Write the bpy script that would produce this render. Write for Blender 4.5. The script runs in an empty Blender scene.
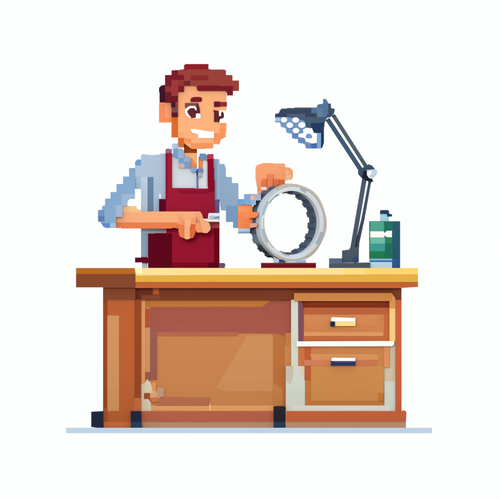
import bpy, math
import numpy as np
C = bpy.context.scene.collection
SC = bpy.context.scene

# ---------------------------------------------------------------- camera, light, exposure
PX = 0.005                       # one drawn unit in metres
GX, GZ = 250.0, 427.8            # drawn unit x = 0 and the floor's height


def W(x, y, d):
    """drawn right / drawn down / depth away from the viewer -> metres"""
    return ((x - GX) * PX, d * PX, (GZ - y) * PX)


cam = bpy.data.cameras.new('camera')
cam.type = 'ORTHO'
cam.ortho_scale = 500 * PX
cam.clip_end = 100
co = bpy.data.objects.new('camera', cam)
C.objects.link(co)
co.location = (0, -8, (GZ - 250) * PX)
co.rotation_euler = (math.radians(90), 0, 0)
SC.camera = co

w = bpy.data.worlds.new('World')
SC.world = w
w.use_nodes = True
bg = w.node_tree.nodes['Background']
bg.inputs[0].default_value = (0.982, 1.0, 0.99, 1)
bg.inputs[1].default_value = 1.0

key = bpy.data.lights.new('softbox', 'AREA')
key.shape = 'RECTANGLE'
key.size = 3.2
key.size_y = 2.4
key.energy = 1300
key.color = (1.0, 0.995, 0.99)
ko = bpy.data.objects.new('softbox', key)
C.objects.link(ko)
ko.location = (-1.8, -14.2, 3.2)
dv = np.array((0, 0.4, 0.9)) - np.array(ko.location)
import mathutils
ko.rotation_euler = mathutils.Vector(dv).to_track_quat('-Z', 'Y').to_euler()

SC.view_settings.view_transform = 'Standard'
SC.view_settings.look = 'None'
SC.view_settings.exposure = 0
SC.view_settings.gamma = 1

# ---------------------------------------------------------------- materials
FRONT = 1.38                     # light that a surface facing the viewer receives
_m = {}


def lin(c):
    c /= 255.0
    return c / 12.92 if c <= 0.04045 else ((c + 0.055) / 1.055) ** 2.4


def mat(hx, rough=0.75, grain=0.0):
    k = (hx.lower(), rough, grain)
    if k in _m:
        return _m[k]
    rgb = [min(0.93, lin(int(hx[i:i + 2], 16)) / FRONT) for i in (1, 3, 5)]
    m = bpy.data.materials.new('paint_' + hx[1:])
    m.use_nodes = True
    nt = m.node_tree
    b = nt.nodes['Principled BSDF']
    b.inputs['Roughness'].default_value = rough
    b.inputs['Specular IOR Level'].default_value = 0.01
    # faint mottling so that no surface is one dead flat tone
    tc = nt.nodes.new('ShaderNodeTexCoord')
    mp = nt.nodes.new('ShaderNodeMapping')
    nz = nt.nodes.new('ShaderNodeTexNoise')
    mp.inputs['Scale'].default_value = (2.2, 8, 34) if grain else (9, 9, 9)
    nz.inputs['Scale'].default_value = 1.6
    nz.inputs['Detail'].default_value = 3
    mr = nt.nodes.new('ShaderNodeMapRange')
    a = 0.045 if grain else 0.02
    mr.inputs['To Min'].default_value = 1 - a
    mr.inputs['To Max'].default_value = 1 + a
    mx = nt.nodes.new('ShaderNodeVectorMath')
    mx.operation = 'SCALE'
    mx.inputs[0].default_value = rgb
    nt.links.new(tc.outputs['Object'], mp.inputs[0])
    nt.links.new(mp.outputs[0], nz.inputs[0])
    nt.links.new(nz.outputs[0], mr.inputs[0])
    nt.links.new(mr.outputs[0], mx.inputs['Scale'])
    nt.links.new(mx.outputs[0], b.inputs['Base Color'])
    _m[k] = m
    return m


# ---------------------------------------------------------------- objects
def link(name, me, parent=None, label=None):
    o = bpy.data.objects.new(name, me)
    C.objects.link(o)
    if parent is not None:
        o.parent = parent
        o.matrix_parent_inverse = mathutils.Matrix.Translation(parent_world(parent)).inverted()
    if label:
        o['label'] = label
    return o


def parent_world(p):
    v = mathutils.Vector(p.location)
    return v


def thing(name, label, cat, x, y, d):
    o = bpy.data.objects.new(name, None)
    o.empty_display_size = 0.05
    o.location = W(x, y, d)
    C.objects.link(o)
    o['label'] = label
    o['category'] = cat
    return o


class Mesh:
    """collects polygons with a colour each"""

    def __init__(s, rough=0.75, grain=0.0):
        s.v = []
        s.f = []
        s.c = []
        s.cols = []
        s.rough = rough
        s.grain = grain

    def ci(s, hx):
        if hx not in s.cols:
            s.cols.append(hx)
        return s.cols.index(hx)

    def quad(s, pts, hx):
        n = len(s.v)
        s.v += pts
        s.f.append(tuple(range(n, n + len(pts))))
        s.c.append(s.ci(hx))

    def prism(s, hx, poly, d0, d1, r=0.0):
        """a drawn outline given its thickness from depth d0 (near) to d1 (far)"""
        P = shape_poly(poly)
        if r:
            P = rounded(P, r)
        area = sum(P[i][0] * P[(i + 1) % len(P)][1] - P[(i + 1) % len(P)][0] * P[i][1] for i in range(len(P)))
        if area > 0:
            P = P[::-1]
        n = len(P)
        b = len(s.v)
        s.v += [(x, y, d0) for x, y in P] + [(x, y, d1) for x, y in P]
        c = s.ci(hx)
        s.f.append(tuple(b + i for i in range(n)))
        s.f.append(tuple(b + n + i for i in reversed(range(n))))
        for i in range(n):
            j = (i + 1) % n
            s.f.append((b + i, b + n + i, b + n + j, b + j))
        s.c += [c] * (n + 2)
        return s

    def inlay(s, front, *patches):
        """thin tone patches, drawn light and shade among them, each a hair prouder than the one before"""
        for i, (hx, poly) in enumerate(patches):
            s.prism(hx, poly, front - 0.1 * (i + 1), front + 0.02)
        return s

    def rot(s, cx, cd, ang):
        ca, sa = math.cos(ang), math.sin(ang)
        s.v = [(cx + (x - cx) * ca - (d - cd) * sa, y, cd + (x - cx) * sa + (d - cd) * ca) for x, y, d in s.v]
        return s

    def build(s, name, parent=None, label=None):
        me = bpy.data.meshes.new(name)
        org = parent_world(parent) if parent is not None else mathutils.Vector((0, 0, 0))
        V = np.array(s.v, float)
        V = np.stack([(V[:, 0] - GX) * PX, V[:, 2] * PX, (GZ - V[:, 1]) * PX], 1)
        me.from_pydata(V.tolist(), [], s.f)
        for hx in s.cols:
            me.materials.append(mat(hx, s.rough, s.grain))
        me.polygons.foreach_set('material_index', s.c)
        me.update()
        # origin at the middle of the piece's foot
        c = mathutils.Vector(((V[:, 0].min() + V[:, 0].max()) / 2, (V[:, 1].min() + V[:, 1].max()) / 2, V[:, 2].min()))
        me.transform(mathutils.Matrix.Translation(-c))
        import bmesh
        bm = bmesh.new()
        bm.from_mesh(me)
        bmesh.ops.recalc_face_normals(bm, faces=bm.faces)
        bm.to_mesh(me)
        bm.free()
        o = bpy.data.objects.new(name, me)
        C.objects.link(o)
        # parents are Empties or parts without rotation: location relative to the parent's world place
        if parent is not None:
            pw = world_loc(parent)
            o.parent = parent
            o.location = c - pw
        else:
            o.location = c
        if label:
            o['label'] = label
        return o


def world_loc(o):
    v = mathutils.Vector(o.location)
    while o.parent is not None:
        o = o.parent
        v = v + mathutils.Vector(o.location)
    return v


def shape_poly(s):
    if isinstance(s, tuple) and s[0] == 'e':
        _, cx, cy, rx, ry = s
        return [(cx + rx * math.cos(a), cy + ry * math.sin(a)) for a in np.linspace(0, 2 * math.pi, 33)[:-1]]
    if isinstance(s, tuple) and s[0] == 'line':
        _, x0, y0, x1, y1, wd = s
        L = math.hypot(x1 - x0, y1 - y0)
        nx, ny = -(y1 - y0) / L * wd / 2, (x1 - x0) / L * wd / 2
        return [(x0 + nx, y0 + ny), (x1 + nx, y1 + ny), (x1 - nx, y1 - ny), (x0 - nx, y0 - ny)]
    if isinstance(s, tuple) and not isinstance(s[0], tuple):
        x0, y0, x1, y1 = s
        return [(x0, y0), (x1, y0), (x1, y1), (x0, y1)]
    return list(s)


def rounded(P, r):
    out = []
    n = len(P)
    for i in range(n):
        p = np.array(P[i], float)
        a = np.array(P[i - 1], float) - p
        b = np.array(P[(i + 1) % n], float) - p
        la, lb = np.linalg.norm(a), np.linalg.norm(b)
        q = min(r, la / 2.01, lb / 2.01)
        pa, pb = p + a / la * q, p + b / lb * q
        for t in (0, 0.33, 0.67, 1):
            out.append(tuple((1 - t) ** 2 * pa + 2 * t * (1 - t) * p + t * t * pb))
    return out


def inside(P, X, Y):
    r = np.zeros(X.shape, bool)
    n = len(P)
    for i in range(n):
        x0, y0 = P[i]
        x1, y1 = P[(i + 1) % n]
        if y0 == y1:
            continue
        cnd = ((Y >= y0) != (Y >= y1)) & (X < (x1 - x0) * (Y - y0) / (y1 - y0) + x0)
        r ^= cnd
    return r


def sprite(m, paints, cd=0.0, half=6.0, steps=(), bumps=(), back=None, g=0.5, r=0.7, fk=0.0):
    """Blocky relief: small cubes-columns of g units under a drawn outline. Thickness grows
    by `steps` [(inset, extra)] away from the outline on both sides; cd is the depth of the
    middle (number or function of x, y); bumps [(shape, extra)] push the front towards the viewer."""
    polys = [(hx, shape_poly(sh)) for hx, sh in paints]
    xs = [p[0] for h, P in polys if h for p in P]
    ys = [p[1] for h, P in polys if h for p in P]
    x0, x1 = math.floor(min(xs)) - 1, math.ceil(max(xs)) + 1
    y0, y1 = math.floor(min(ys)) - 1, math.ceil(max(ys)) + 1
    nx, ny = int((x1 - x0) / g), int((y1 - y0) / g)
    X, Y = np.meshgrid(x0 + (np.arange(nx) + .5) * g, y0 + (np.arange(ny) + .5) * g)
    K = np.zeros((ny, nx), int)
    for hx, P in polys:
        if r and len(P) < 32:
            P = rounded(P, r)
        K[inside(P, X, Y)] = 0 if hx is None else m.ci(hx) + 1
    solid = K > 0
    H = np.full(K.shape, float(half))
    HF = H.copy()
    e = solid.copy()
    n = 0
    for inset, ex in steps:
        while n < inset / g:
            q = np.pad(e, 1)
            e = q[1:-1, 1:-1] & q[:-2, 1:-1] & q[2:, 1:-1] & q[1:-1, :-2] & q[1:-1, 2:]
            if n % 2 == 0:
                e &= q[:-2, :-2] & q[2:, 2:] & q[:-2, 2:] & q[2:, :-2]
            n += 1
        H[e] += ex
        HF[e] += ex * fk
    CD = cd(X, Y) if callable(cd) else np.full(K.shape, float(cd))
    F = CD - HF
    B = CD + (H if back is None else back)
    for sh, ex in bumps:
        F[inside(shape_poly(sh), X, Y) & solid] -= ex
    V, Q, Cc = m.v, m.f, m.c
    idx = {}

    def vid(i, j, d):
        k = (i, j, round(d, 3))
        t = idx.get(k)
        if t is None:
            t = len(V)
            idx[k] = t
            V.append((x0 + i * g, y0 + j * g, d))
        return t
    for j, i in zip(*np.nonzero(solid)):
        f, b, c = F[j, i], B[j, i], K[j, i] - 1
        Q.append((vid(i, j, f), vid(i, j + 1, f), vid(i + 1, j + 1, f), vid(i + 1, j, f)))
        Q.append((vid(i, j, b), vid(i + 1, j, b), vid(i + 1, j + 1, b), vid(i, j + 1, b)))
        Cc += [c, c]
        for di, dj, ea, eb in ((-1, 0, (0, 0), (0, 1)), (1, 0, (1, 1), (1, 0)), (0, -1, (1, 0), (0, 0)), (0, 1, (0, 1), (1, 1))):
            a_, b_ = j + dj, i + di
            segs = []
            if not solid[a_, b_]:
                segs.append((f, b))
            else:
                nf, nb = F[a_, b_], B[a_, b_]
                if f < nf - 1e-6:
                    segs.append((f, min(nf, b)))
                if b > nb + 1e-6:
                    segs.append((max(nb, f), b))
            for s0, s1 in segs:
                if s1 - s0 > 1e-6:
                    Q.append((vid(i + ea[0], j + ea[1], s0), vid(i + ea[0], j + ea[1], s1),
                              vid(i + eb[0], j + eb[1], s1), vid(i + eb[0], j + eb[1], s0)))
                    Cc.append(c)
    return m


# ================================================================ THE FLOOR
m = Mesh()
m.prism('#B4C5D8', (66, 427.8, 432, 433.2), -70, 260)
fl = m.build('floor')
fl['kind'] = 'structure'

# ================================================================ THE DESK
desk = thing('wooden_desk', 'wide orange brown wooden workbench desk with two drawers and a yellow top', 'desk', 250, 427.8, 75)
m = Mesh(grain=1)
m.prism('#DAA543', (135.5, 268, 418, 282), -10, 160)
m.prism('#B95F30', [(135.5, 282.02), (418, 282.02), (418, 287), (400, 288), (135.5, 288)], -9, 159)
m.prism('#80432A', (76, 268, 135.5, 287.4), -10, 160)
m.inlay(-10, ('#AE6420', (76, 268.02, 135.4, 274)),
        ('#F7D68F', [(134.5, 268.02), (370, 268.02), (370, 274.6), (200, 275), (136, 275.5)]),  # cream band: highlight along the top edge, put into the colour
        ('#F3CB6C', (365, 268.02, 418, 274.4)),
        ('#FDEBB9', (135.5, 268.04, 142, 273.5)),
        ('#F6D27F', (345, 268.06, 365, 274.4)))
m.build('tabletop', desk)
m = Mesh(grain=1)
m.prism('#7A3B26', (130, 288.01, 401.5, 300), 3, 150)  # dark band: shade below the tabletop, put into the rail's colour
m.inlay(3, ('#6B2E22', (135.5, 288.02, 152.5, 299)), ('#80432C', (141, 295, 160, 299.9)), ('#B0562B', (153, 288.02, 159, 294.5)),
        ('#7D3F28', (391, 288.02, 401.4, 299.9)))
m.build('shade_rail', desk)
m = Mesh(grain=1)
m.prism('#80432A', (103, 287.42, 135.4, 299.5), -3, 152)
m.prism('#B55D32', (103, 299.52, 141, 427.8), 0, 150)
m.inlay(0, ('#954320', (103.05, 299.6, 107.5, 421.5)), ('#C88C5A', (107.3, 315.5, 119, 411)),
        ('#924322', (134.5, 299.6, 140.95, 398)), ('#BF673A', (134, 398, 140.95, 411)), ('#A8502C', (103.2, 408, 107.5, 427)), ('#C96A3C', (104, 421.8, 131, 427.7)))
m.build('side_panel', desk, 'reddish brown left pedestal with a pale strip')
m = Mesh(grain=1)
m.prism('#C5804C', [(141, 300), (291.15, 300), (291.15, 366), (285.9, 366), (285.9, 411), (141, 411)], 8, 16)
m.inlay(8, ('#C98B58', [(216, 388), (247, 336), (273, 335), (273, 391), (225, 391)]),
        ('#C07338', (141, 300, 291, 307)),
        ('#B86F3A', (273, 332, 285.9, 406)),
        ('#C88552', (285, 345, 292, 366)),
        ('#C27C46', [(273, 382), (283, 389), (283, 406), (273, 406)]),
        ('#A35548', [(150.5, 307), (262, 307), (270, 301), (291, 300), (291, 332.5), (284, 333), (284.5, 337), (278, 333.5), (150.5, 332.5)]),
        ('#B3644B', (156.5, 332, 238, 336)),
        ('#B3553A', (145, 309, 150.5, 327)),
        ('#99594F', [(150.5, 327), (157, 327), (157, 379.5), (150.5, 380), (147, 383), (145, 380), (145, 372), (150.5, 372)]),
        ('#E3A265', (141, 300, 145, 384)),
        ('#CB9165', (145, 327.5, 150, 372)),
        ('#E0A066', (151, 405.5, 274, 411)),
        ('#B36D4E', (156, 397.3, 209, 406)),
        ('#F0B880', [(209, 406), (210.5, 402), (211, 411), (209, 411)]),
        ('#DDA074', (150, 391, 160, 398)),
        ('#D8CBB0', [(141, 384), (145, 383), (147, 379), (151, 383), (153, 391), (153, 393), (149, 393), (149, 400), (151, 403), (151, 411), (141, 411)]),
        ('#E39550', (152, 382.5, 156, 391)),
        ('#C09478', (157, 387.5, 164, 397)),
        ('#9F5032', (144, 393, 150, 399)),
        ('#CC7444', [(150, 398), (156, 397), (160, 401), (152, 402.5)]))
m.build('front_panel', desk, 'recessed orange front panel with mauve bands and a pale worn corner')
m = Mesh(grain=1)
m.prism('#B96148', (141, 411, 285.5, 421.5), 3, 22)
m.prism('#BD9070', (141, 421.52, 285.5, 427.8), 4, 22)
m.prism('#C2623B', [(285.52, 411), (402, 411), (402, 410.5), (405, 410.5), (406.5, 412), (406, 421.5), (285.52, 421.5)], -3, 150)
m.prism('#C0906C', (285.52, 421.52, 406, 427.8), -2, 149)
m.build('plinth', desk)

# drawer cabinet
m = Mesh(grain=1)
m.prism('#C2603C', (395.3, 300.02, 401.6, 411), 0, 150)
m.prism('#C88145', (294, 293, 391.5, 301), -1, 140)
m.prism('#B87440', (292, 301.02, 395.28, 410.98), 12, 148)
m.prism('#CDD1C4', [(291.2, 300), (298, 301.5), (298.2, 341), (298.2, 346), (298.2, 366), (305, 366), (305, 405.4), (384.3, 405.4), (384.3, 381), (395.25, 381), (395.25, 410.97), (286, 410.97), (286, 366), (291.2, 366)], 2, 11.98)
m.prism('#D0BF9F', (384, 341.5, 395.25, 380.98), 3, 11.98)
m.prism('#F0C47C', (389.5, 307, 395.28, 341.5), 0.5, 11.98)
m.prism('#D0904F', [(388, 293), (391.5, 293), (395.28, 298), (395.28, 308), (389.5, 308), (389.5, 301)], -0.5, 11.9)
m.prism('#F5F2EA', [(296.8, 341.3), (392, 341.0), (394.2, 341.5), (394.2, 345), (392, 346.3), (296.8, 346.5)], -2, 12)
m.inlay(2, ('#D8D9CF', (292, 405.5, 391, 410.9)), ('#C4BBA8', [(286, 366), (293, 366), (293, 376), (291, 384), (286, 381)]),
        ('#DFC8A0', (301, 366.2, 303, 376)))
m.build('cabinet', desk, 'drawer cabinet with pale grey frame and white divider')


def handle(parent, m):
    return m.build('handle', parent)


m = Mesh(grain=1)
m.prism('#C0683A', (303, 307.6, 389.4, 341), 3, 130)
m.inlay(3, ('#B5603A', (303.02, 307.7, 389.3, 314.5)), ('#C97E4B', (304, 314.5, 384, 332)), ('#CD8351', (304, 314.6, 378, 325)),
        ('#D8925F', (304, 332, 383.5, 336)))  # pale line near the bottom is a painted highlight
dr = m.build('drawer', desk, 'upper shallow drawer with yellow and white handle')
m = Mesh(rough=0.5)
m.prism('#FFFFFF', [(331.2, 317.8), (333, 317.2), (355.6, 318), (355.4, 321.4), (331.2, 321.4)], -2, 2.8)
m.prism('#F8D684', (335, 321.42, 355.6, 326), -1.5, 2.8)
m.prism('#1C2B47', (330.2, 321.42, 334.98, 326.4), -3, 2.8, r=1)
m.build('handle', dr)
m = Mesh(grain=1)
m.prism('#8F3A1C', (298.2, 301.1, 390, 307.5), 7, 11.9)  # recess over the drawer, its shade put into a dark colour
m.prism('#7D4A5A', [(298.2, 301.2), (301, 301.2), (303, 304), (303.5, 310), (303.2, 341), (298.2, 341)], 2.2, 11.8)
m.build('drawer_gap_shade', desk, 'slot above the upper drawer with its shade painted dark')
m = Mesh(grain=1)
m.prism('#C0743A', [(298.3, 346.6), (389.5, 346.6), (389.5, 367.5), (384, 367.5), (384, 405.3), (305.1, 405.3), (305.1, 365.9), (298.3, 365.9)], 1.6, 130)
m.inlay(1.6, ('#C9703F', (298.35, 346.7, 304.5, 365.8)), ('#C57F48', (304.5, 347, 384, 366)), ('#BB5A32', (304.5, 346.8, 311, 380)), ('#C97A48', (311, 347, 322, 355)),
        ('#C8874B', (311, 366, 383.95, 401)), ('#D08E5B', [(310, 354), (376, 354), (379, 357), (379, 360), (312, 360)]),
        ('#CC7B56', (304, 360, 366, 365.8)), ('#C4714F', (355, 360.1, 376, 366)), ('#D88B5A', (384, 346.8, 389.4, 367.4)),
        ('#BF7234', (378.5, 393, 383.9, 401)))
dr = m.build('drawer', desk, 'lower deep drawer with white and navy handle')
m = Mesh(rough=0.5)
m.prism('#FFFFFF', [(331.5, 358.5), (333, 357.7), (355.4, 358), (355.4, 360.9), (331.5, 360.9)], -4, 1.0)
m.prism('#6B4A70', (334, 360.92, 355.4, 362.4), -3, 1.0)
m.prism('#1E3564', [(331, 361), (333.98, 361), (334, 362.42), (355.4, 362.42), (355.3, 365.4), (330.5, 365.4)], -3.5, 1.0)
m.build('handle', dr)
for P, r_ in ((((91.2, 411.7), (103.2, 411), (103.2, 427.8), (97, 427.8), (91.2, 427)), -6), (((130.6, 411), (141.2, 411), (141.2, 427.8), (130.6, 427.8)), -6),
              (((273.4, 406.5), (280, 406), (285.3, 406.5), (285.6, 417), (285.2, 427.8), (273.6, 427.8)), -1)):
    m = Mesh(rough=0.6)
    m.prism('#20283C' if r_ == -6 else '#2A2530', P, r_, 18)
    if P[0][0] > 100:
        m.inlay(r_, ('#27405C', (P[0][0] + .3, 422, P[0][0] + 11.2, 427.7)))
    m.build('foot', desk)

# ================================================================ THE PERSON
person = thing('person', 'smiling brown haired person in pale blue shirt and crimson apron working behind the desk', 'person', 185, 427.8, 195)  # skin, hair and clothes carry drawn shading in their colours

SK, SK2, OR, DOR = '#FDB483', '#F7955F', '#F28450', '#DB682D'  # skin tones; the darkest orange is painted shadow
head_steps = [(2, 5), (4, 4), (8, 4), (14, 2)]
body = Mesh(rough=0.7)
# head with ear and neck
sprite(body, [
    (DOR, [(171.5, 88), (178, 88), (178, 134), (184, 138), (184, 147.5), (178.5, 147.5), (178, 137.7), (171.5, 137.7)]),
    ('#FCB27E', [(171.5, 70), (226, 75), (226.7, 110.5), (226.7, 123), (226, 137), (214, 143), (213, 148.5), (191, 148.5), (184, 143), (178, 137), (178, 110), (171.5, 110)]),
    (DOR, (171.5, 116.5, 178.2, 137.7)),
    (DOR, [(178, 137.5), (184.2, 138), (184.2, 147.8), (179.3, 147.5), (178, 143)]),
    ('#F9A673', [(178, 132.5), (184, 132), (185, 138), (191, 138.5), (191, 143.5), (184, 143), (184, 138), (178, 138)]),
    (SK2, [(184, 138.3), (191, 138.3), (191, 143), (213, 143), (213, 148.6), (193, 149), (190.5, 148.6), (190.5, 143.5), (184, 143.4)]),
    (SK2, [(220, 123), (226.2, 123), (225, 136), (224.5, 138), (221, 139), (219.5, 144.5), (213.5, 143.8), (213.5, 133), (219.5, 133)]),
    ('#FA9A63', (219.8, 123, 226.2, 128)),
    (None, (219.5, 110.5, 230, 122.5)),
], cd=184, half=18, steps=head_steps)
sprite(body, [('#F88F5C', (158.8, 102.3, 171.6, 122.3)), ('#F7A373', (165, 103.5, 171.6, 118)), ], cd=184, half=15, steps=[(2, 2)])
sprite(body, [
    ('#A5430F', (184, 143.5, 197, 153.6)),  # shadow below the chin, painted as darker skin
    ('#A5430F', (184, 140, 209, 143.5)),
    ('#FBC08C', [(184, 153.2), (197, 153.2), (197, 172), (190, 168), (184, 161)]),
    ('#FB9A62', [(190, 159), (192, 158), (194, 161), (197, 164), (197, 172), (190, 168)]),
    ('#FB9A62', (198, 157, 203, 169)),
], cd=190.4, half=16, steps=[(3, 4)])
# trunk under the clothes, and legs
sprite(body, [(SK, [(160, 165), (212, 165), (212, 300), (206, 405), (190, 405), (187, 300), (184, 300), (181, 405), (165, 405), (158, 300)])],
       cd=190, half=7, steps=[(3, 4), (7, 4)], g=1)


def fore(X, Y):
    return 156.0 + np.zeros_like(X)


# forearm and hand over the desk: thumb and four fingers as separate rounded lengths
sprite(body, [
    (OR, [(116, 210), (178, 222), (178, 224), (179.5, 229), (176, 228.2), (150, 228.5), (116, 228.2)]),
    (SK, [(122.5, 209), (141, 211.8), (199.5, 211.3), (202, 214), (204, 220.5), (196, 226), (184, 230), (177.5, 224), (178, 222.3), (116, 222.3), (116, 217), (122.5, 216.8)]),
    ('#F5B48C', (116, 217.2, 122.5, 222.4)),
    ('#FBC894', [(122.5, 206), (136.5, 206), (136.8, 208.5), (141, 210.2), (141, 211.8), (122.5, 211.8)]),
    ('#F8A878', [(178, 214), (185, 220), (184, 226), (178, 223)]),
    ('#FBAB7C', (195, 213, 199.5, 217.5)),
], cd=fore, half=4, steps=[(1.5, 3), (4, 3)])
for fx, colr, poly, dd in (
    (0, '#F28A52', [(178, 224), (184.6, 226), (184.8, 238.3), (181.5, 237.5), (179, 235)], 151),
    (1, '#FDBA88', [(184.5, 220), (191.5, 218), (191, 224), (189.8, 230), (190.3, 238.6), (187, 239.4), (184.3, 238.4)], 148),
    (2, '#ED7446', [(190.6, 223), (196, 224), (196, 231), (194.5, 235), (193, 238), (190, 238.4), (190.2, 231)], 150),
    (3, '#FBA571', [(195.6, 223), (203, 222), (203.4, 232.6), (197, 232.4), (195.6, 230)], 148),
    (4, '#FDB685', [(199, 217), (203.5, 219.5), (208, 221.5), (210.2, 225), (210.4, 230), (207, 233.2), (202.6, 232.8)], 146),
):
    sprite(body, [(colr, poly)], cd=dd, half=3, steps=[(1, 1.5), (2, 1)])
sprite(body, [('#F9A673', (189.8, 217.5, 196, 224.3))], cd=149, half=3.5)
# far hand: palm beside the ring, two fingers round it, fist closed over its top
sprite(body, [
    ('#F98F55', (238, 203, 252.5, 228.6)),
    ('#FAA06A', (238, 205, 244, 211.8)),
    ('#FB9C62', (244, 203, 252.5, 217.5)),
], cd=119, half=9, steps=[(2, 3)])
sprite(body, [('#FB8B55', [(249, 212.4), (256, 212), (258, 213.5), (258, 216), (255, 217.8), (249, 217.8)])], cd=101, half=5, back=14)
sprite(body, [('#E0A38C', [(249, 223.5), (256, 223), (257.7, 224.5), (256.5, 227), (250, 228)])], cd=101, half=5, back=14)
sprite(body, [(SK, [(246, 195.5), (257.5, 195.5), (258.5, 190), (263, 189), (263, 200), (246, 204)])], cd=141, half=7, back=9)
sprite(body, [
    ('#FCA876', [(255.3, 169), (256, 166), (259, 164.2), (264, 163), (285.2, 163.6), (285.2, 186), (273, 190), (268, 191), (267, 194.2), (257.5, 194.2), (257.3, 188), (255.8, 181)]),
    ('#F37F4C', [(261, 181), (263, 178.6), (267, 179), (267, 187), (261, 187)]),
    ('#F28A5C', (267, 174, 273.2, 190)),
    ('#ED7A4B', [(273.2, 179), (285.2, 179.5), (285.2, 184), (279, 185), (279, 188), (273.2, 190)]),
    ('#E9703F', (279, 180, 285.2, 183.8)),
    ('#F47B4E', [(257.5, 189), (261, 189), (261, 190), (267, 190), (267, 194.3), (257.5, 194.3)]),
    ('#FFF3E8', (261, 187, 267.2, 190)),
], cd=143, half=8, steps=[(2, 4), (5, 2)], bumps=[((261, 178.5, 266.4, 195), 1.6), ((267.4, 174, 272.8, 190), 2.4), ((273.6, 179, 278.8, 190), 1.8), ((279.2, 179, 285.2, 186), 1.0)])
sprite(body, [('#FBA878', [(284, 167), (290, 167.5), (293.2, 171), (293.2, 177), (291, 180), (285.4, 180.4), (284, 181)]), ('#FDC493', (286, 175, 291, 180)), ('#FDBE94', (286, 171, 289, 174))],
       cd=137, half=5, steps=[(1.5, 2)])
bo = body.build('body', person)

# hair
hair = Mesh(rough=0.8)
sil = [(165, 75), (171.5, 75), (171.5, 70.3), (178, 70.2), (184, 69), (184, 65), (185.5, 64.2), (208.5, 64), (208.5, 69.2), (226, 69.8), (226, 75.2), (232.6, 75.2), (232.6, 80.5), (239.2, 80.5),
       (239.2, 91), (233, 91), (233, 95.6), (227, 95.6), (226.6, 91.2), (199, 91), (197, 90), (196.3, 85.8), (184.2, 85.8), (184, 91.8), (177.8, 91.8), (177.8, 107), (172, 107), (171.5, 102), (165, 102)]
sprite(hair, [
    ('#963F37', sil),
    ('#8B2026', [(184, 69.8), (184, 65), (185.5, 64.2), (208.5, 64), (208.5, 69.3)]),
    ('#7A1A29', [(171.5, 70.3), (178, 70.2), (178, 75.2), (184, 75.2), (184, 80.2), (171.5, 80.2), (171.5, 86), (165, 86), (165, 75), (171.5, 75)]),
    ('#8A2A2E', (190.5, 75.7, 208.5, 80.3)),
    ('#6C2631', (184, 80.8, 190.6, 85.4)),
    ('#7A1A29', (178, 86, 184.2, 91.8)),
    ('#8E322F', [(165, 86), (171.5, 86), (171.5, 80.5), (184, 80.5), (184, 86), (178, 86), (178, 92), (165, 92)]),
    ('#963838', (171.5, 81, 178, 95)),
    ('#6A1A24', [(165, 92), (171.5, 92), (171.5, 96), (178, 96), (178, 102.2), (165, 102.2)]),
    ('#451830', (171, 101.5, 175.5, 107)),
    ('#7A1A29', [(196.6, 86), (200, 85.4), (233, 86), (233, 95.6), (227, 95.6), (226.6, 91.2), (199, 91), (197, 90)]),
], cd=184, half=22, steps=head_steps)
sprite(hair, [('#451830', [(159, 88), (160.5, 86), (163, 85), (166, 85.2), (172, 86), (172, 103), (159.8, 103)])], cd=190, half=9, steps=[(2, 2)])
sprite(hair, [('#3B1628', (171.5, 100, 178, 106.4)), ('#7C4A4A', (171.5, 106.4, 178, 112.6)), ('#5A1A2A', (171.5, 112.4, 178, 117.2))], cd=184, half=20.5, back=20.5)
# hair down the back of the head
sprite(hair, [('#7A2430', [(174, 78), (222, 78), (222, 128), (216, 134), (184, 134), (174, 128)])], cd=210, half=4, steps=[(3, 3), (7, 3)], g=1)
hair.build('hair', person)

FF = 184 - 18 - 0.2       # front of the face
for nm, ps, dd, bk in (
    ('eyebrow', [('#7A1A29', [(190.7, 99), (192, 97.3), (200, 97), (202.2, 98.2), (202.2, 100.6), (200.5, 102.2), (190.7, 102)])], FF, 6),
    ('eyebrow', [('#6B1730', (214, 101.7, 220, 107)), ('#8B2E2E', (219.8, 102, 227.2, 106.7))], FF, 8),
    ('eye', [('#7C4A4A', (185, 103.2, 198.2, 108)),  # brown bar on top is the brow's shadow, painted
             ('#FFFFFF', [(184.8, 110), (187.5, 107), (191, 105.8), (195.5, 106.3), (199, 110), (200.6, 114), (200.6, 118.4), (194, 118.4), (190.5, 117.8), (186.6, 115.8), (184.8, 112)]),
             ('#5F252C', [(197, 103.5), (198.2, 103.5), (199.6, 108), (200.4, 114), (196, 116), (195.5, 118), (191.4, 118), (188.6, 114.5), (187, 111.6), (188.5, 109.5), (191, 108), (194.5, 108.3), (196, 110), (196.6, 108), (195, 106.4), (197, 106)]),
             ('#FFFFFF', [(196, 113.6), (200.6, 113.4), (200.6, 118.3), (195.8, 118.3), (195.8, 115)]),  # highlight in the eye, painted white
             ('#FFFFFF', [(194.2, 107), (196.6, 108.2), (196.8, 110.4), (195.4, 110.2)])], FF, 6),
    ('eye', [('#FFFFFF', (219, 110.4, 226.6, 122.9)),
             ('#5F252C', [(213.7, 110), (219, 111), (219.2, 116), (221, 116), (221, 112.5), (222.6, 111.3), (224, 114), (224, 117), (222.5, 118.6), (220, 119), (219.4, 122.4), (214, 121.8)])], FF, 30),
    ('teeth', [('#FFFFFF', [(190.8, 130), (192, 129), (196, 129.1), (205, 131), (214, 131.7), (214, 138), (198.3, 138), (197.8, 134.2), (192, 132.6)])], FF, 4),
):
    m = Mesh(rough=0.6)
    sprite(m, ps, cd=dd, half=0.8, back=bk, r=0.4)
    m.build(nm, person)


# shirt
def slA(X, Y):
    return 188 - np.clip((Y - 168) / 42, 0, 1) * 34


def slB(X, Y):
    return 186 - np.clip((X - 216) / 26, 0, 1) * 66


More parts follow.
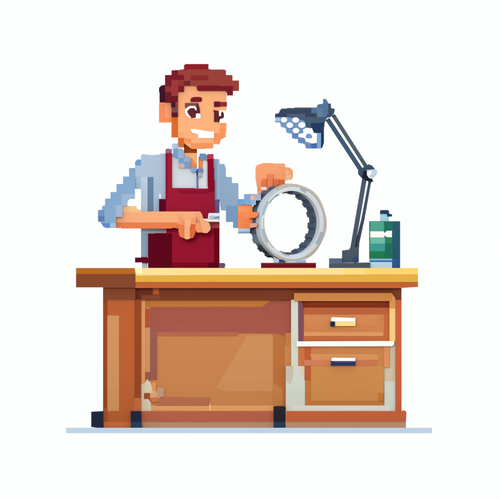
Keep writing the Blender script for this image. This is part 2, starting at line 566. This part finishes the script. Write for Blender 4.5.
SH = '#B0C6DE'
shirt = Mesh(rough=0.85)
sprite(shirt, [
    (SH, [(141, 165), (141, 156), (142, 154), (151, 155), (159, 154.6), (161, 153.4), (166, 153.5), (213, 157), (214.5, 159), (214.5, 199), (219.5, 199), (219.5, 290), (148, 290), (148, 257), (141, 257), (141, 212), (141, 189), (135.2, 189), (135.2, 165)]),
    ('#6F9FD0', [(135.2, 165.5), (135.2, 161.5), (137, 159.6), (141, 159.6), (141, 165.5)]),
    ('#C0D5E7', (141, 177, 147.6, 229)),
    ('#6D8BAB', (147.6, 177, 153.6, 212)),
    ('#F4F8FC', (159, 194, 161, 198.5)),
    ('#DCE7EF', (171, 155, 208, 190)),
    ('#F1F6FA', (198.6, 160, 206, 188.5)),
    ('#C3D3E4', (141, 228, 166, 233.2)),
    ('#FFFFFF', (165, 227, 178, 233.4)),
    ('#97B7D6', (141, 233, 148.4, 257.2)),
    ('#D8E2EA', (142, 263, 147.5, 268)),
    ('#D8E2EA', (142, 257, 147.5, 290)),
    (None, [(184, 150), (203, 150), (203, 168), (197, 171), (190, 168), (184, 160)]),
], cd=189, half=14, steps=[(2, 5), (5, 4), (9, 3), (14, 1)])
sprite(shirt, [
    ('#8BAFD3', [(135.2, 168), (129, 168), (129, 176.5), (123, 176.5), (123, 184), (116.6, 184), (116.6, 192), (110.5, 192), (110.5, 198.7), (105.2, 198.7), (105, 205.5), (102, 206), (102, 209.5), (98.2, 210.5),
                 (98.2, 221), (101, 223), (103, 226.5), (106, 228), (116.2, 228), (116.2, 217), (122.4, 217), (122.4, 206), (127.6, 206), (127.8, 201), (129.5, 199.2), (134.8, 199)]),
    ('#A3BBD8', [(122, 194), (134.8, 194), (134.8, 199), (129.5, 199.2), (127.8, 201), (127.6, 206), (122, 206)]),
    ('#A6BCDA', (116.2, 205, 122.4, 217)),
    ('#6F98CC', (98, 210, 104.4, 216.3)),
    ('#5F80B0', (98, 216, 104.4, 221.5)),
    ('#6090CF', [(101, 222.8), (110, 222.8), (110, 228), (106, 228), (103, 226.5)]),
    ('#A2C5E8', (110, 222.8, 116.2, 228)),
], cd=slA, half=8, steps=[(2, 3), (5, 3), (8, 2)])
sprite(shirt, [
    ('#9DBAD8', [(214.5, 159), (219, 159.2), (219.8, 163.8), (224.5, 164), (225.8, 168), (226, 176.8), (232, 177), (232, 183), (238.3, 183), (238.6, 199), (238.2, 228), (233, 228), (233, 222), (226, 222),
                 (226, 210.4), (221, 210.6), (220, 205), (219.5, 199.5), (214.5, 199)]),
    ('#A8C4E0', (214.5, 159, 219.4, 199)),
    ('#85ABD2', [(226, 205.6), (238.6, 205.6), (238.3, 228), (233, 228), (233, 222), (226, 222)]),
], cd=slB, half=9, steps=[(2, 3), (5, 2), (8, 2)])
# cuff
sprite(shirt, [('#77A3D3', (238, 199, 244.3, 205)),
               ('#80A8D9', [(244, 194.6), (246, 194), (255, 194), (256, 200), (256, 205), (245.5, 205), (244, 203)]),
               ('#A9B5CF', (254.5, 194, 261, 200.6)),
               ('#93BCDF', (251, 200.5, 256, 205)),
               ('#FBB68A', [(250.5, 196), (252.3, 194.6), (254.4, 196), (254.4, 200), (250.5, 200)])], cd=113, half=6, back=22)
sprite(shirt, [('#BBD4EE', (238, 228.4, 250, 231.6)), ('#7FA6DD', (238, 231.4, 250, 233.4))], cd=117, half=9)
so = shirt.build('shirt', person)
m = Mesh(rough=0.85)
sprite(m, [
    ('#B5D0EA', (172, 143.5, 178.3, 149)),
    ('#78A3D1', [(173, 149), (178.3, 148), (178.3, 158), (175.5, 158.2), (175, 156.5), (173, 156.4)]),
    ('#98B9DE', [(178, 148.5), (182, 148.5), (184, 151), (184, 158), (178, 158)]),
    ('#78A3D1', (178.3, 157.8, 184.3, 163.8)),
    ('#D9B3A5', (178.3, 163.6, 184.3, 168.2)),
    ('#8FB2DC', [(184, 158), (185, 156.8), (189, 157), (190.5, 159), (190.5, 162), (184, 162)]),
    ('#78A3D1', (184.3, 161.6, 190.6, 168.2)),
    ('#8CA9D3', [(190.4, 167.5), (196.8, 168), (197, 170.5), (195.5, 172.5), (192, 172.4), (190.4, 170)]),
], cd=173, half=2.2, back=6)
sprite(m, [
    ('#6E94C6', [(199.5, 154), (200.5, 153.3), (206, 153.8), (206, 160), (201.5, 160), (201, 158.2), (199, 158)]),
    ('#FFFFFF', (197, 154.5, 198.4, 169)),
    ('#6E8DBF', (198, 168.4, 202.8, 172.6)),
    ('#2F4368', [(196, 171), (197.6, 170.2), (198.3, 176.8), (197, 176.8)]),
    ('#A5B7D6', (198.2, 172.4, 202.2, 177)),
    ('#5B7FB0', (196.4, 176.6, 198, 188.4)),
], cd=173, half=2.2, back=6)
m.build('collar', so, 'open blue shirt collar with buttoned placket')

# apron
ap = Mesh(rough=0.85)
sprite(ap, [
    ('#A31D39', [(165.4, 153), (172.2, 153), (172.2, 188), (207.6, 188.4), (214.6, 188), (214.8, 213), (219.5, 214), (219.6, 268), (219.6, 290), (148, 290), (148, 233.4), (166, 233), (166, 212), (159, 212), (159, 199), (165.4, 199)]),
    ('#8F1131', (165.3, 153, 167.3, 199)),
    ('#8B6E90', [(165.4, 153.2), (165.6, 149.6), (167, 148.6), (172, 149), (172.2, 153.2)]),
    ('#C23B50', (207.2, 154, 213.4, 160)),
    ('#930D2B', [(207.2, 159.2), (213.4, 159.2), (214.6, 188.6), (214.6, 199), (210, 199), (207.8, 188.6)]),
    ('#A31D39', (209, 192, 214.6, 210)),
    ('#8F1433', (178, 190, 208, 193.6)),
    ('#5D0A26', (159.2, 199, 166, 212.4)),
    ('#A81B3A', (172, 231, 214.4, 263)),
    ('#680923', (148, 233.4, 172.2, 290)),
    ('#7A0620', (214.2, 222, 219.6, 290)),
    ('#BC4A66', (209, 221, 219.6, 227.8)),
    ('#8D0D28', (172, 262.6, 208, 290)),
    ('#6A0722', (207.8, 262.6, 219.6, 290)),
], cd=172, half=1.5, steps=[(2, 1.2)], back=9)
sprite(ap, [('#6D6490', [(214.6, 199.6), (218, 199.4), (219.6, 201), (219.6, 213.4), (214.6, 213.4)])], cd=174, half=1.5, back=7)
sprite(ap, [('#6B0A28', [(135, 257.5), (147, 257), (149, 258), (149, 262.8), (135, 262.6)])], cd=172, half=3)
sprite(ap, [('#7A5A80', [(219, 262.8), (224.5, 263), (225.3, 264), (225.2, 267), (224.5, 267.8), (219, 268)])], cd=172, half=3)
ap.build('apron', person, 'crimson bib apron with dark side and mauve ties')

m = Mesh(rough=0.85)
sprite(m, [('#3A4766', [(152, 285), (216, 285), (214, 330), (208, 416), (189, 416), (187, 320), (183, 320), (181, 416), (162, 416), (156, 330)])], cd=190, half=10, steps=[(3, 5), (7, 4)], g=1)
m.build('trousers', person)
for x0 in (161, 189):
    m = Mesh(rough=0.5)
    m.prism('#2A2530', (x0, 412, x0 + 20, 427.8), 160, 208, r=2)
    m.prism('#1C1A22', (x0 - 1, 424.5, x0 + 21, 427.78), 158, 209)
    m.build('shoe', person)

# ================================================================ HELD TOOL
tool = thing('hand_tool', 'small white and blue metal tool held in the hand in front of the apron', 'tool', 212, 221, 147)
m = Mesh(rough=0.35)
m.prism('#FFFFFF', [(201.5, 218.8), (219, 218.8), (219.6, 221.8), (201, 221.6)], 145, 149)
m.build('blade', tool)
m = Mesh(rough=0.4)
m.prism('#EEF2F8', [(208.3, 214), (209.2, 213), (219.6, 213), (219.6, 218.78), (208, 218.78)], 143, 151)
m.inlay(143, ('#B9CCE6', (209.5, 215.8, 215, 218.7)), ('#7D9BD0', [(213.5, 217.6), (216, 216.4), (219.5, 216), (219.5, 218.5), (214, 218.6)]))
m.build('grip', tool)

# ================================================================ RING ON ITS STAND
stand = thing('ring_stand', 'flat dark red stand with a pale blue cradle under the metal ring', 'stand', 288, 268, 120)
m = Mesh(rough=0.6)
m.prism('#741523', (261, 262.8, 316, 268), 95, 147)
m.inlay(95, ('#8A2230', (262, 263, 315, 264)))
m.build('base_plate', stand)
m = Mesh(rough=0.4)
m.prism('#C5D9EA', [(273.5, 257), (278, 259), (284, 261.3), (291, 262), (298, 261.2), (306, 257), (306, 262.78), (273.5, 262.78)], 108, 130)
m.inlay(108, ('#2F5487', [(279, 259), (284, 260), (286, 262.7), (279, 262.7)]), ('#AFC6DD', (296, 260.5, 305.9, 262.7)))
m.build('cradle', stand)

ring = thing('metal_ring', 'large pale metal ring with dark toothed rear band standing upright', 'ring', 291, 262, 120)
RX, RY, RD = 290.8, 222.8, 120.0
YAW = math.radians(30)


def annulus(m, hx, ro, ri, d0, d1, ofn=None, ifn=None, n=144, cols=None):
    """real ring of rectangular section, axis along depth, before the yaw"""
    def P(r_, a, d):
        return (RX + r_ * math.cos(a), RY + r_ * math.sin(a) * 1.0, d)
    b = len(m.v)
    for k in range(n):
        a = 2 * math.pi * k / n
        o_ = ro + (ofn(a) if ofn else 0)
        i_ = ri + (ifn(a) if ifn else 0)
        m.v += [P(o_, a, d0), P(i_, a, d0), P(i_, a, d1), P(o_, a, d1)]
    for k in range(n):
        p, q = b + 4 * k, b + 4 * ((k + 1) % n)
        c = m.ci(cols(k / n) if cols else hx)
        for s in range(4):
            t = (s + 1) % 4
            m.f.append((p + s, p + t, q + t, q + s))
            m.c.append(c)


def wob(am, nn, ph):
    return lambda a: am * math.sin(nn * a + ph)


def sq(nn, am, ph=0.0):
    def f(a):
        t = ((a * nn / (2 * math.pi)) + ph) % 1.0
        return am if t < 0.5 else 0.0
    return f


m = Mesh(rough=0.4)
annulus(m, '#CFC8BC', 39.0, 36.4, RD - 4, RD + 3, ofn=wob(0.4, 7, 1), cols=lambda t: '#CFC8BC' if (t < 0.33 or 0.66 < t) else '#C9D9E6')
m.rot(RX, RD, YAW).build('outer_band', ring)
m = Mesh(rough=0.35)
annulus(m, '#EAF4FC', 36.4, 33.6, RD - 3, RD + 4, cols=lambda t: '#B5CBE0' if (0.40 < t < 0.47 or 0.04 < t < 0.10 or 0.53 < t < 0.6 or 0.79 < t < 0.82) else '#EAF4FC')
annulus(m, '#DCE8F0', 33.6, 32.0, RD - 2.4, RD + 4, cols=lambda t: '#CCC2B4' if (0.36 < t < 0.52 or 0.26 < t < 0.30) else ('#8FA9C9' if (0.60 < t < 0.66) else '#E8F2FA'))
m.rot(RX, RD, YAW).build('inner_band', ring)
m = Mesh(rough=0.5)
annulus(m, '#5A6D86', 36.8, 31.6, RD + 4, RD + 18, ofn=sq(22, 1.5), ifn=sq(18, -1.8), n=396, cols=lambda t: '#7C9CC4' if 0.395 < t < 0.45 else ('#46586E' if 0.30 < t < 0.395 else '#5A6D86'))
m.rot(RX, RD, YAW).build('toothed_band', ring, 'dark slate toothed band behind the pale rim')

# ================================================================ LAMP
lamp = thing('desk_lamp', 'slate blue articulated desk lamp with white bulbs in its tilted head', 'lamp', 352, 268, 90)
m = Mesh(rough=0.5)
m.prism('#4D5D6E', [(329, 263), (342, 262.98), (370, 262.4), (370.2, 268), (329, 268)], 68, 112, r=0.5)
m.prism('#4D5D6E', [(342, 250.5), (349, 249.6), (350.5, 247), (359, 247), (358.8, 262.38), (342, 262.9)], 80, 100)
m.prism('#5B7290', (329, 258.3, 341.98, 262.96), 74, 106)
m.build('base', lamp)
m = Mesh(rough=0.5)
m.prism('#34507A', ('e', 355.4, 260, 3, 3), 78, 80)
m.build('knob', lamp, 'round blue base knob')
m = Mesh(rough=0.5)
m.prism('#4A5B6E', ('line', 364.6, 178, 352.2, 250.5, 4.7), 84, 89)
m.prism('#4A5B6E', [(368.5, 181), (371.3, 181.5), (364.6, 219), (359.4, 243), (359, 249), (354, 249), (355.4, 243), (361.3, 219)], 91, 95)
m.build('lower_arm', lamp)
m = Mesh(rough=0.5)
m.prism('#3C546D', ('line', 327.5, 119, 361.5, 171, 4.6), 84, 89)
m.prism('#53626F', ('line', 333.2, 115, 367, 168, 3.9), 91, 95)
m.build('upper_arm', lamp)
m = Mesh(rough=0.5)
m.prism('#3B5068', [(358, 169), (362, 168), (366, 165.6), (369, 164.2), (372, 165.5), (375.5, 169.4), (366, 170), (364, 176), (362, 178.5), (358, 174)], 81, 98, r=0.6)
m.prism('#1F2235', [(363.5, 171.5), (367, 169.8), (367, 175), (369, 178), (372, 178.5), (373.5, 182), (369, 181.8), (365, 180), (362, 177.6)], 79, 99, r=0.5)
j = m.build('joint', lamp)
m = Mesh(rough=0.4)
m.prism('#B7CBDC', [(367, 170.3), (375, 169), (378, 171.5), (376, 175.5), (373, 178.6), (368.5, 176.6)], 76, 82, r=1)
m.inlay(76, ('#FFFFFF', [(367.4, 172), (371, 170.4), (372, 173), (369, 176), (367.6, 175)]))
m.build('joint_knob', j, 'pale blue wing knob')
m = Mesh(rough=0.5)
sprite(m, [
    ('#43586F', [(275, 114), (279, 113), (279.5, 111), (281.5, 108.6), (300, 107.4), (317, 107.6), (317.4, 104.5), (323, 103.6), (323, 98.6), (326, 99.2), (328.6, 103.4), (331, 103.6), (331, 108), (335, 109), (334, 114), (331, 117), (327, 118),
                 (324.3, 124), (324, 143), (322.5, 147.5), (321, 148.6), (317, 148.6), (316.8, 133), (314, 132.8), (312, 128), (306, 127.4), (305, 121), (296, 118.4), (287, 117), (275, 117.4)]),
    ('#36415A', [(275, 114), (279, 113), (279.5, 111), (281.5, 108.6), (300, 107.4), (311, 107.6), (311, 113), (317, 114), (317, 117), (305, 117), (305, 114), (287, 114), (287, 117.2), (275, 117.4)]),
    ('#3E4E66', [(281.5, 109), (300, 107.4), (311, 107.6), (311, 109), (281.5, 109.8)]),
    ('#4B5C74', [(287, 114), (305, 114), (305, 121), (299, 119), (296, 118.4), (287, 117)]),
    ('#4D6F96', [(311.5, 107.6), (317, 107.6), (317.4, 104.5), (323, 103.6), (323, 98.6), (326, 99.2), (328, 103.4), (328, 113), (325, 117), (317, 117), (317, 113), (311.5, 113)]),
    ('#5C7893', (317, 108, 322.5, 116.8)),
    ('#3D4A63', [(328.4, 103.8), (331, 103.6), (331, 108), (335, 109), (334, 114), (331, 117), (328.4, 117)]),
    ('#22385A', [(311, 123), (324.3, 122.6), (324, 143), (322.5, 147.5), (321, 148.6), (320, 148), (320.4, 133), (314, 132.8), (311, 128)]),
], cd=88, half=8, steps=[(1.5, 3), (4, 3), (7, 2)])
hd = m.build('lamp_head', lamp)
m = Mesh(rough=0.4)
sprite(m, [
    ('#7094C0', [(275, 117), (287, 117), (296, 118.4), (305, 121), (306, 127), (312, 128), (314, 132.8), (321, 133), (321, 148.6), (306, 148.4), (304.5, 144), (299, 143), (297.6, 139), (293, 138.6), (291.6, 133.6), (286.6, 133), (285.6, 128), (281, 127), (280, 122.6), (275, 122.2)]),
    ('#A9C0E0', (275, 118, 280, 121)), ('#7DA0CC', (317, 133, 321, 148)), ('#3F68A5', (311, 143.6, 317, 148.6)), ('#5E84BB', (306, 144.3, 311, 148.6)), ('#5C82BC', (292, 133.5, 298, 138.4)), ('#5F86BE', (298, 139, 304.5, 143)),
], cd=84, half=6, back=12)
df = m.build('bulb_grid', hd)
for q, (sh, hx) in enumerate((
        (('e', 284, 119.9, 3.2, 2.6), '#FFFFFF'), (('e', 295.6, 120.0, 3.4, 2.7), '#FFFFFF'), (('e', 289.8, 125.1, 3.3, 2.8), '#FFFFFF'), (('e', 301.8, 125, 3.6, 2.9), '#FFFFFF'),
        (('e', 296, 130.6, 3.3, 2.7), '#FFFFFF'),
        ([(303, 129.5), (306, 128), (312, 128.4), (314, 133), (317, 133.2), (316.8, 142.8), (312, 143.5), (306, 141.6), (304.5, 138), (298.5, 137), (298.5, 134), (303.5, 133)], '#FFFFFF'))):
    m = Mesh(rough=0.3)
    m.prism(hx, sh, 76, 78.2)
    if q == 5:
        m.inlay(76, ('#6E93C8', [(305.6, 136), (307, 133.8), (309.4, 133.4), (312, 135.2), (312.2, 138), (309.5, 138.5), (306, 138.2)]))
    m.build('bulb', df)

# ================================================================ BOTTLE
bot = thing('bottle', 'square green and teal bottle with a white label and navy flip cap', 'bottle', 384.5, 268, 80)
TH = math.radians(19)
WF, WS = 23.2 / math.cos(TH), 7.8 / math.sin(TH)
fx0, fd0 = 369.1, 70.0           # near-left corner in plan


def fpt(u, v):
    """u along the front face, v back along the side face, in plan"""
    return (fx0 + u * math.cos(TH) + 0, fd0 - u * math.sin(TH) + 0) if v == 0 else (fx0 + u * math.cos(TH) + v * math.sin(TH), fd0 - u * math.sin(TH) + v * math.cos(TH))


def bbox3(m, hx, u0, u1, v0, v1, y0, y1):
    q = [fpt2(u0, v0), fpt2(u1, v0), fpt2(u1, v1), fpt2(u0, v1)]
    b = len(m.v)
    m.v += [(x, y0, d) for x, d in q] + [(x, y1, d) for x, d in q]
    c = m.ci(hx)
    for f in ((0, 1, 2, 3), (7, 6, 5, 4), (0, 4, 5, 1), (1, 5, 6, 2), (2, 6, 7, 3), (3, 7, 4, 0)):
        m.f.append(tuple(b + i for i in f))
        m.c.append(c)


def fpt2(u, v):
    return (fx0 + u * math.cos(TH) + v * math.sin(TH), fd0 - u * math.sin(TH) + v * math.cos(TH))


def U(x):
    return (x - fx0) / math.cos(TH)


m = Mesh(rough=0.35)
bbox3(m, '#217060', 0, WF, 0, WS, 221.2, 258.6)
bbox3(m, '#0F5F7A', WF, WF + .08, 0.02, WS - .02, 221.3, 258.55)
bbox3(m, '#7FB8E4', 0.3, WF, 0.02, WS, 258.62, 260.5)
bbox3(m, '#2766B4', 0.3, WF, 0.02, WS, 260.52, 262)
bbox3(m, '#BDE0F0', 0.5, WF - .3, 0.02, WS - .02, 262.02, 268)
bbox3(m, '#1F63B0', WF, WF + .08, 0.02, WS - .02, 258.6, 267.9)
m.build('body', bot)
m = Mesh(rough=0.4)
k = [0.1]


def wrap(hx, x0, y0, x1, y1):
    bbox3(m, hx, U(x0), U(x1), -k[0], -0.01, y0, y1)
    k[0] += 0.03


wrap('#4FA590', 370, 221.6, 384, 231)
wrap('#2F8A6B', 369.2, 221.8, 370.5, 258)
wrap('#6DBFB0', 370.4, 237, 385, 243.6)
wrap('#3F9E9A', 370, 243.6, 385, 251.2)
wrap('#237F57', 369.6, 251.2, 385, 258.5)
wrap('#2B8560', 385.1, 237.5, 392, 243.6)
wrap('#FFFFFF', 370.4, 231.3, 384, 237.4)
wrap('#FFFFFF', 383.8, 232.6, 386, 236)
wrap('#FFFFFF', 385.6, 231.6, 387, 236.6)
wrap('#FFFFFF', 386.8, 230.8, 392, 237.2)
m.build('label', bot, 'banded green label with a white bow shaped stripe')
m = Mesh(rough=0.35)
bc = fpt2(WF / 2, WS / 2)
m.prism('#A9D5E0', (380, 213.4, 389, 221.18), bc[1] - 5, bc[1] + 5)
m.build('neck', bot)
m = Mesh(rough=0.4)
m.prism('#263B61', [(380, 211), (381, 210), (388, 210), (389.2, 211.4), (389, 213.4), (392.2, 214.6), (392, 216.6), (387.5, 216.6), (386.6, 214), (380, 213.9)], bc[1] - 6, bc[1] + 6)
m.build('cap', bot)
